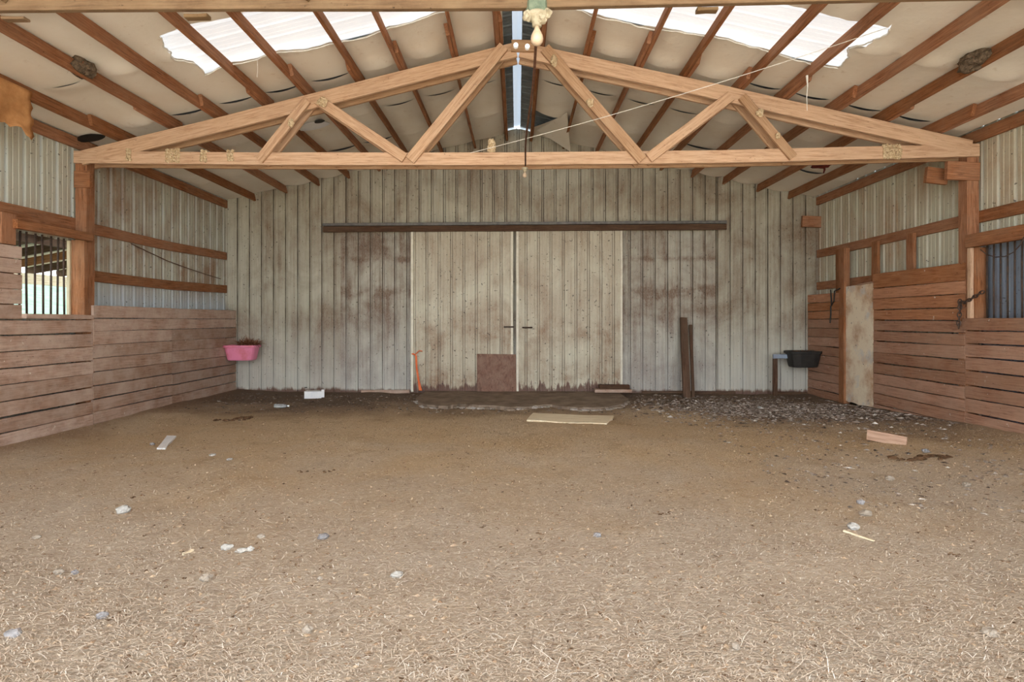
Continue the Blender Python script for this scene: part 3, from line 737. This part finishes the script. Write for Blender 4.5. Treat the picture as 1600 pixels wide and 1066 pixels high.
m = MB(); m.tube([a.lerp(b, t)-Vector((0, 0, .05*4*t*(1-t))) for t in np.linspace(0, 1, 24)], .0035, 5)
tag(m.build('twine', 'string'), 'thin white twine stretched from far truss to the right rooflight', 'string')
m = MB(); p = onRoof(1261, 118, -.14); m.tube([p, p+Vector((.006, 0, -.12)), p+Vector((-.004, 0, -.24)), p+Vector((.002, 0, -.38))], [.014, .006, .005, .003], 5)
tag(m.build('twine', 'string'), 'short white thread dangling from a purlin right of the rooflight', 'string')
m = MB(); p = onRoof(402, 92, -.03); m.tube([p, p+Vector((.004, 0, -.1)), p+Vector((-.002, 0, -.2))], .0022, 5)
tag(m.build('twine', 'string'), 'short white thread dangling below the left rooflight', 'string')

# ---- nests
npos = [(201, 242, .035, .075, 'small mud nest nearest the left post on the truss'), (270, 243, .085, .085, 'wide twin mud nest on left part of the truss'),
        (318, 243, .04, .075, 'mud nest third from the left post on the truss'), (360, 243, .04, .07, 'mud nest fourth from the left post on the truss'),
        (1394, 237, .11, .085, 'large pitted mud nest on right part of the truss')]
for i, (x, y, rx, rz, lb) in enumerate(npos):
    p = onT(x, y, YT-.004); T = empty('mud_nest', p, lb, 'nest', 'mud nests'); nn = max(2, round(rx/.02))
    for k in range(nn):
        for j in range(4):
            lump('mud_cell', p+Vector((-rx+rx*2*(k+.5)/nn+random.uniform(-.006, .006), 0, rz*(j-1.5)/2+random.uniform(-.006, .006))), rx/nn*1.15, .017, rz*.30, 'nest', None, None, i*31+k*5+j, .5, 2, parent=T, sink=.5)
nests = [(768, 229, .05, .03, .085, 'upright pale mud nest standing on the middle truss chord', YT+.02), (504, 160, .06, .02, .05, 'mud nest at the top of the left short webs', YT-.06), (455, 192, .035, .02, .05, 'mud nest halfway down the left outer web', YT-.06),
         (866, 95, .04, .02, .06, 'mud nest near the top of the right inner web', YT-.06), (922, 160, .04, .02, .05, 'mud nest halfway down the right inner web', YT-.06),
         (1187, 177, .04, .02, .045, 'mud nest near the top of the right outer web', YT-.06), (1216, 212, .03, .02, .035, 'mud nest low on the right outer web', YT-.06)]
for i, (x, y, a, b, c_, lb, Y0) in enumerate(nests):
    p = onT(x, y, Y0); lump('mud_nest', (p.x, p.y, p.z), a, b, c_, 'nest', lb, 'nest', i+20, .55, 3, 'mud nests', .5)
def birdnest(px, py, X, label, sd):
    p = onX(px, py, X); T = empty('bird_nest', p, label, 'nest', 'bird nests')
    lump('mud_cup', p, .10, .13, .085, 'bird', None, None, sd, .55, 3, parent=T, sink=.5)
    tuft('nest_grass', p+Vector((0, 0, -.03)), 110, .07, .10, .03, 'hay', None, None, (.05, .11), None, T)
birdnest(126, 105, -4.28, 'grey mud bird nest stuck on a left purlin', 61)
birdnest(1519, 97, 4.31, 'grey mud bird nest stuck on a right purlin', 62)
p = onRoof(1282, 258, -.19); T = empty('hanging_rag', p, 'dark red ragged object hanging from a purlin behind the truss', 'rag')
lump('rag_body', p, .13, .06, .045, 'maroon', None, None, 71, .6, 3, parent=T, sink=.5)
MB().tube([p+Vector((.05, 0, .0)), p+Vector((.06, 0, -.07)), p+Vector((.045, 0, -.12))], [.02, .014, .008], 6).build('rag_tail', 'maroon', T)
# ---- torn kraft paper top left
m = MB(); nx, nz = 16, 12; X = -4.93
for j in range(nz+1):
    for i in range(nx+1):
        y = 5.05+.75*i/nx; zt = 3.66; lo = .42+.02*math.sin(i*1.3)+.02*math.sin(i*2.9)+.012*math.sin(i*7.3) + (.05 if i > 13 else 0)
        z = zt - lo*j/nz; m.v.append((X+.022*math.sin(i*.7+j*.35)*j/nz+.008*math.sin(j*1.7+i*.5), y+.012*math.sin(j*1.9)*(i == nx), z))
for j in range(nz):
    for i in range(nx): b = j*(nx+1)+i; m.f.append((b, b+1, b+nx+2, b+nx+1))
o = m.build('kraft_paper', 'kraft', smooth=True); o.modifiers.new('thickness', 'SOLIDIFY').thickness = .004
tag(o, 'torn sheet of brown kraft paper hanging under a left purlin', 'paper')
# ---- halter ropes and chains on the right wall
T = empty('halter_strap', onX(1300, 455, 5.30), 'dark leather strap looped over the stall post by the cream door', 'strap')
P5 = lambda x, y: onX(x, y, 5.285)
MB().tube([P5(1298, 453), P5(1299, 470), P5(1299, 478), P5(1303, 470), P5(1304, 455), P5(1312, 451)], .011, 6).build('strap_loop', 'black', T)
MB().tube([P5(1298, 478), P5(1298, 492), P5(1297, 505)], [.012, .011, .010], 6).build('strap_end', 'black', T)
T = empty('chain', onX(1500, 480, 5.27), 'rusty chain draped beside the right post below the window', 'chain')
cp = [onX(x, y, 5.26) for x, y in ((1534, 457), (1524, 463), (1514, 469), (1505, 473), (1500, 472), (1500, 480), (1499, 492), (1498, 505), (1498, 514))]
for i in range(len(cp)-1):
    for t in (0, .5):
        c = cp[i].lerp(cp[i+1], t); d = (cp[i+1]-cp[i]).normalized(); u = d.orthogonal().normalized() if (i*2+int(t*2)) % 2 else d.cross(d.orthogonal()).normalized()
        MB().tube([c+d*(.034*math.cos(a))+u*(.018*math.sin(a)) for a in np.linspace(0, 2*math.pi, 11)], .007, 5, False).build('chain_link', 'iron', T)
m = MB(); m.tube([onX(x, y, 5.25) for x, y in ((1532, 390), (1542, 398), (1556, 402), (1570, 401), (1584, 394), (1594, 383), (1600, 370))], .006, 5)
tag(m.build('wire', 'iron'), 'loop of thin wire hanging across the right barred window', 'wire')

m = MB(); m.tube([onX(x, y, -5.452) for x, y in ((205, 381), (232, 394), (262, 408), (295, 420), (325, 430), (345, 436))], .007, 5)
tag(m.build('wire', 'cord'), 'brown wire sagging across the left wall between two girts', 'wire')

# ---- litter on the floor
p = fl(491, 622); T = empty('white_box', p, 'small white open-ended box lying by the back wall', 'box')
m = MB(); hw, hd, hh = .145, .09, .125; M = Matrix.Rotation(.08, 4, 'Z')
def bx(m, x0, x1, y0, y1, z0, z1):
    vs_ = [M @ Vector((x, y, z))+p for x in (x0, x1) for y in (y0, y1) for z in (z0, z1)]
    m.add(vs_, [(0, 1, 3, 2), (4, 6, 7, 5), (0, 4, 5, 1), (2, 3, 7, 6), (0, 2, 6, 4), (1, 5, 7, 3)]); return m
bx(bx(bx(bx(MB(), -hw, hw, -hd, -hd+.006, 0, hh), -hw, hw, hd-.006, hd, 0, hh), -hw, hw, -hd+.006, hd-.006, hh-.006, hh), -hw, hw, -hd+.006, hd-.006, 0, .006).build('box_body', 'white', T)
bx(MB(), hw, hw+.05, -hd, -hd+.005, .02, hh+.03).build('box_flap', 'white', T)
p = fl(440, 638); T = empty('plastic_bottle', p, 'clear plastic bottle lying on dirt before the left back corner', 'bottle')
prof = [(.004, 0), (.03, .003), (.032, .02), (.030, .07), (.032, .12), (.026, .16), (.013, .19), (.012, .21)]
rot = Matrix.Translation(p+Vector((-.11, 0, .035))) @ Matrix.Rotation(R(90), 4, 'Y')
m = MB().lathe(prof, 14); m.v = [tuple(rot @ Vector(q)) for q in m.v]; m.build('bottle_body', 'clear', T, smooth=True)
m = MB().lathe([(.014, .208), (.014, .228), (.002, .229)], 12); m.v = [tuple(rot @ Vector(q)) for q in m.v]; m.build('cap', 'white', T)
def flat(name, pix, th, mat, label, cat, lift=.0):
    pts = [fl(x, y)+Vector((0, 0, lift)) for x, y in pix]; z = max(q.z for q in pts); pts = [Vector((q.x, q.y, z-.012)) for q in pts]
    return tag(MB().prism(pts, (0, 0, th+.012)).build(name, mat), label, cat)
flat('loose_board', [(823, 658.5), (828, 653), (833, 647.7), (870, 649.5), (910, 651.5), (959, 654), (957, 657.5), (952, 659), (948, 663.5), (925, 662), (890, 661.5), (850, 659.5)], .008, 'pale', 'pale splintered board lying flat in front of the sliding doors', 'board')
a, b = fl(1355, 690), fl(1417, 693); a.z = b.z = max(a.z, b.z)+.02
tag(board('loose_board', [a+Vector((0, 0, .02)), b+Vector((0, 0, -.008))], .03, .11, 'tanb'), 'short pinkish tan board standing on edge in the dirt', 'board')
flat('plastic_strip', [(245, 702.5), (248, 699), (254, 693), (261, 683.5), (275.5, 683), (270, 690), (263, 696), (259, 702.5)], .012, 'white', 'white plastic strip lying on straw near the left planks', 'plastic strip')
a, b = fl(1318, 832), fl(1366, 848)
tag(board('wood_splinter', [a+Vector((0, 0, .008)), b+Vector((0, 0, .008))], .018, .012, 'pale'), 'long pale wood splinter lying on straw beside a white stone', 'splinter')
a, b = fl(286, 868), fl(301, 862)
tag(board('wood_splinter', [a+Vector((0, 0, .006)), b+Vector((0, 0, .008))], .016, .012, 'pale'), 'short pale splinter on straw left of the white flake', 'splinter')
stones = [(193, 797, 20, 13, 'stone_w', 'pale bluish white stone lying alone on the left straw'), (322, 903, 18, 15, 'stone', 'round grey-beige stone below the white flakes'),
  (355, 855, 18, 9, 'stone_w', 'flat white flake left of the bone-like fragment'), (378, 860, 20, 7, 'stone_w', 'long white bone-like fragment on straw'), (391, 857, 11, 12, 'stone_w', 'knobbly white end of a bone-like fragment'),
  (92, 894, 14, 10, 'stone', 'beige stone left of a small grey pebble'), (117, 894, 10, 10, 'stone_b', 'small grey pebble beside a beige stone at left'), (160, 962, 18, 11, 'stone_b', 'dark grey stone in the lower left straw'),
  (20, 990, 24, 13, 'stone_b', 'grey stone at the far lower left edge'), (58, 839, 12, 6, 'stone', 'small pale pebble near the left edge'), (480, 984, 16, 13, 'stone', 'beige stone low on the straw left of centre'),
  (408, 838, 12, 7, 'stone', 'pale pebble above the bone-like fragment'), (620, 898, 20, 10, 'stone_w', 'whitish stone half sunk in straw near the centre'), (933, 836, 12, 8, 'stone_b', 'small reddish grey stone in the middle of the floor'),
  (1333, 823, 19, 11, 'stone_w', 'white stone just above the long pale splinter'), (1352, 802, 20, 10, 'stone', 'grey stone above the white stone at right'), (1345, 785, 12, 8, 'stone_b', 'small dark grey stone uppermost of the right stones'),
  (1150, 1010, 13, 11, 'stone', 'round pale stone low on the right of centre'), (1547, 988, 26, 11, 'stone', 'pale flat stone near the lower right corner'), (505, 839, 18, 10, 'stone_b', 'bluish grey stone half sunk left of centre'),
  (1390, 748, 14, 8, 'stone', 'pale pebble below the dark manure heap'), (1510, 757, 14, 8, 'stone', 'pale pebble near the right plank wall'), (1446, 705, 12, 7, 'stone_b', 'grey pebble above the dark manure heap'),
  (332, 711, 10, 4, 'stone_w', 'small thin white flake right of the plastic strip'), (359, 718, 9, 3, 'stone_w', 'tiny bright white flake on the left straw'), (1187, 637, 9, 4, 'stone_w', 'small white chip by the back wall near leaning timbers'),
  (238, 694, 7, 5, 'stone_b', 'dark pebble beside the white plastic strip'), (500, 905, 9, 5, 'stone', 'little beige pebble in straw near bottom left of centre')]
for i, (x, y, wpx, hpx, mt, lb) in enumerate(stones):
    p = fl(x, y+hpx*.3); k = FPX/p.y; sx = wpx/k/2; sz = max(.012, min(sx*.8, hpx/k/2))
    lump('stone', p, sx, sx*.8, sz, mt, lb, 'stone', i+1, .35, 3, 'stray stones on the floor', .22, rot=random.uniform(0, .5))
for i, (x, y, a, h_, lb) in enumerate(((1440, 717, .26, .05, 'dark brown manure heap on the right side of the floor'), (365, 656, .24, .03, 'dark manure patch near the left back corner'), (475, 737, .07, .022, 'small brown dung clump on the left straw'),
        (515, 737, .08, .02, 'brown dung clump right of a similar small clump'), (1040, 803, .05, .02, 'small dark dung clump right of centre'), (1485, 868, .04, .02, 'tiny black dung clump on the right straw'), (217, 777, .06, .02, 'brown dung clump above the bluish white stone'))):
    p = fl(x, y); T = empty('manure_clump', p, lb, 'manure', 'dung on the floor')
    for k in range(max(5, int(a*60))):
        rr = math.sqrt(random.random())*a; an = random.uniform(0, 6.28); sz = random.uniform(.3, 1)*max(.012, a*.16)
        qx, qy = p.x+rr*math.cos(an), p.y+rr*.55*math.sin(an)
        lump('dung_lump', (qx, qy, hfloor(qx, qy)), sz*1.3, sz, min(sz*.6, h_*.8), 'clod', None, None, i*70+k, .6, 2, parent=T, sink=.3)

# ================================================================ STUFF: straw, clods, chips
def scatter_floor(n, ymin=1.6, ymax=10.5, pw=1.0, xr=(-5.2, 5.25)):
    u = rng.random(n); Y = ymin*(ymax/ymin)**u if pw == 1 else ymin+(ymax-ymin)*u
    half = np.minimum(5.25, Y*.93+.5); X = (rng.random(n)*2-1)*half
    return np.clip(X, *xr), Y
def straws(name, n, lmin, lmax, wd, mat, label, ymin, ymax):
    X, Y = scatter_floor(n, ymin, ymax); L = lmin+(lmax-lmin)*rng.random(n)**2.2; A = rng.normal(0, .75, n); W = wd*(.6+.8*rng.random(n))
    keep = rng.random(n) < np.clip((8.6-Y-np.clip(X-2.2, 0, 2)*.6)/1.2, .12, 1); X, Y, L, A, W = X[keep], Y[keep], L[keep], A[keep], W[keep]; n = len(X)
    Z = np.array([hfloor(x, y) for x, y in zip(X, Y)]); dx, dy = np.cos(A)*L/2, np.sin(A)*L/2; nx, ny = -np.sin(A)*W/2, np.cos(A)*W/2
    t1, t2 = rng.random(n)*.012+.002, rng.random(n)*.012+.002; bow = rng.normal(0, .03, n)*L
    V = np.empty((n, 6, 3))
    for i, (s, k, t, bw) in enumerate(((-1, -1, t1, 0), (-1, 1, t1, 0), (0, -1, (t1+t2)/2+.004, 1), (0, 1, (t1+t2)/2+.004, 1), (1, -1, t2, 0), (1, 1, t2, 0))):
        V[:, i, 0] = X+s*dx+k*nx+bw*bow*-np.sin(A); V[:, i, 1] = Y+s*dy+k*ny+bw*bow*np.cos(A); V[:, i, 2] = Z+t
    F = (np.arange(n)[:, None]*6+np.array([0, 2, 3, 1, 2, 4, 5, 3])).reshape(-1, 4)
    me = bpy.data.meshes.new(name); me.from_pydata(V.reshape(-1, 3).tolist(), [], F.tolist())
    at = me.attributes.new('tone', 'FLOAT', 'FACE'); at.data.foreach_set('value', np.repeat(rng.random(n), 2).astype(np.float32)); me.update()
    tag(link(name, me, mat), label, 'straw', None, 'stuff')
straws('fine_straw', 150000, .012, .06, .0019, 'straw', 'fine chopped straw covering the barn floor', 1.7, 9.8)
straws('long_straw', 5000, .06, .2, .0024, 'straw', 'longer loose straw stalks scattered over the barn floor', 1.7, 9.0)
OCT = np.array([(1, 0, 0), (-1, 0, 0), (0, 1, 0), (0, -1, 0), (0, 0, 1), (0, 0, -.4)], float); OF = np.array([(0, 2, 4), (2, 1, 4), (1, 3, 4), (3, 0, 4), (2, 0, 5), (1, 2, 5), (3, 1, 5), (0, 3, 5)])
def bits(name, X, Y, smin, smax, flatness, mat, label, cat, tone=None):
    n = len(X); S = smin+(smax-smin)*rng.random(n)**2; V = OCT[None]*(1+.35*rng.normal(0, 1, (n, 6, 1)))*S[:, None, None]
    V[:, :, 2] *= flatness; A = rng.random(n)*6.28; c, s = np.cos(A)[:, None], np.sin(A)[:, None]; x, y = V[:, :, 0]*1.4, V[:, :, 1]*.8
    V[:, :, 0], V[:, :, 1] = x*c-y*s+X[:, None], x*s+y*c+Y[:, None]; V[:, :, 2] += np.array([hfloor(a, b) for a, b in zip(X, Y)])[:, None]
    F = (np.arange(n)[:, None, None]*6+OF).reshape(-1, 3); me = bpy.data.meshes.new(name); me.from_pydata(V.reshape(-1, 3).tolist(), [], F.tolist())
    at = me.attributes.new('tone', 'FLOAT', 'FACE'); at.data.foreach_set('value', np.repeat(rng.random(n) if tone is None else tone, 8).astype(np.float32)); me.update()
    tag(link(name, me, mat), label, cat, None, 'stuff')
X, Y = scatter_floor(15000, 1.7, 10.4); bits('dirt_crumbs', X, Y, .003, .014, .5, 'clods', 'small crumbs of dirt and dung over the floor', 'dirt')
n_ = 7500; X = np.clip(rng.normal(3.9, 1.0, n_), 1.2, 5.2); Y = np.clip(rng.normal(8.6, .62, n_)-.25*(X-3.9), 6.2, 10.2)
bits('wood_chips', X, Y, .008, .034, .4, 'chips', 'grey gravel and wood chips spread before the right plank wall', 'gravel')
X = (rng.random(2600)*2-1)*5; Y = 8.3+2.1*rng.random(2600); bits('back_litter', X, Y, .006, .028, .4, 'chips', 'dark litter crumbs on bare dirt by the back wall', 'litter', rng.random(2600)*.75)
X = 2.2+3*rng.random(1500); Y = 4+4*rng.random(1500); bits('right_litter', X, Y, .006, .026, .4, 'chips', 'scattered grey litter on the right side of the floor', 'litter')
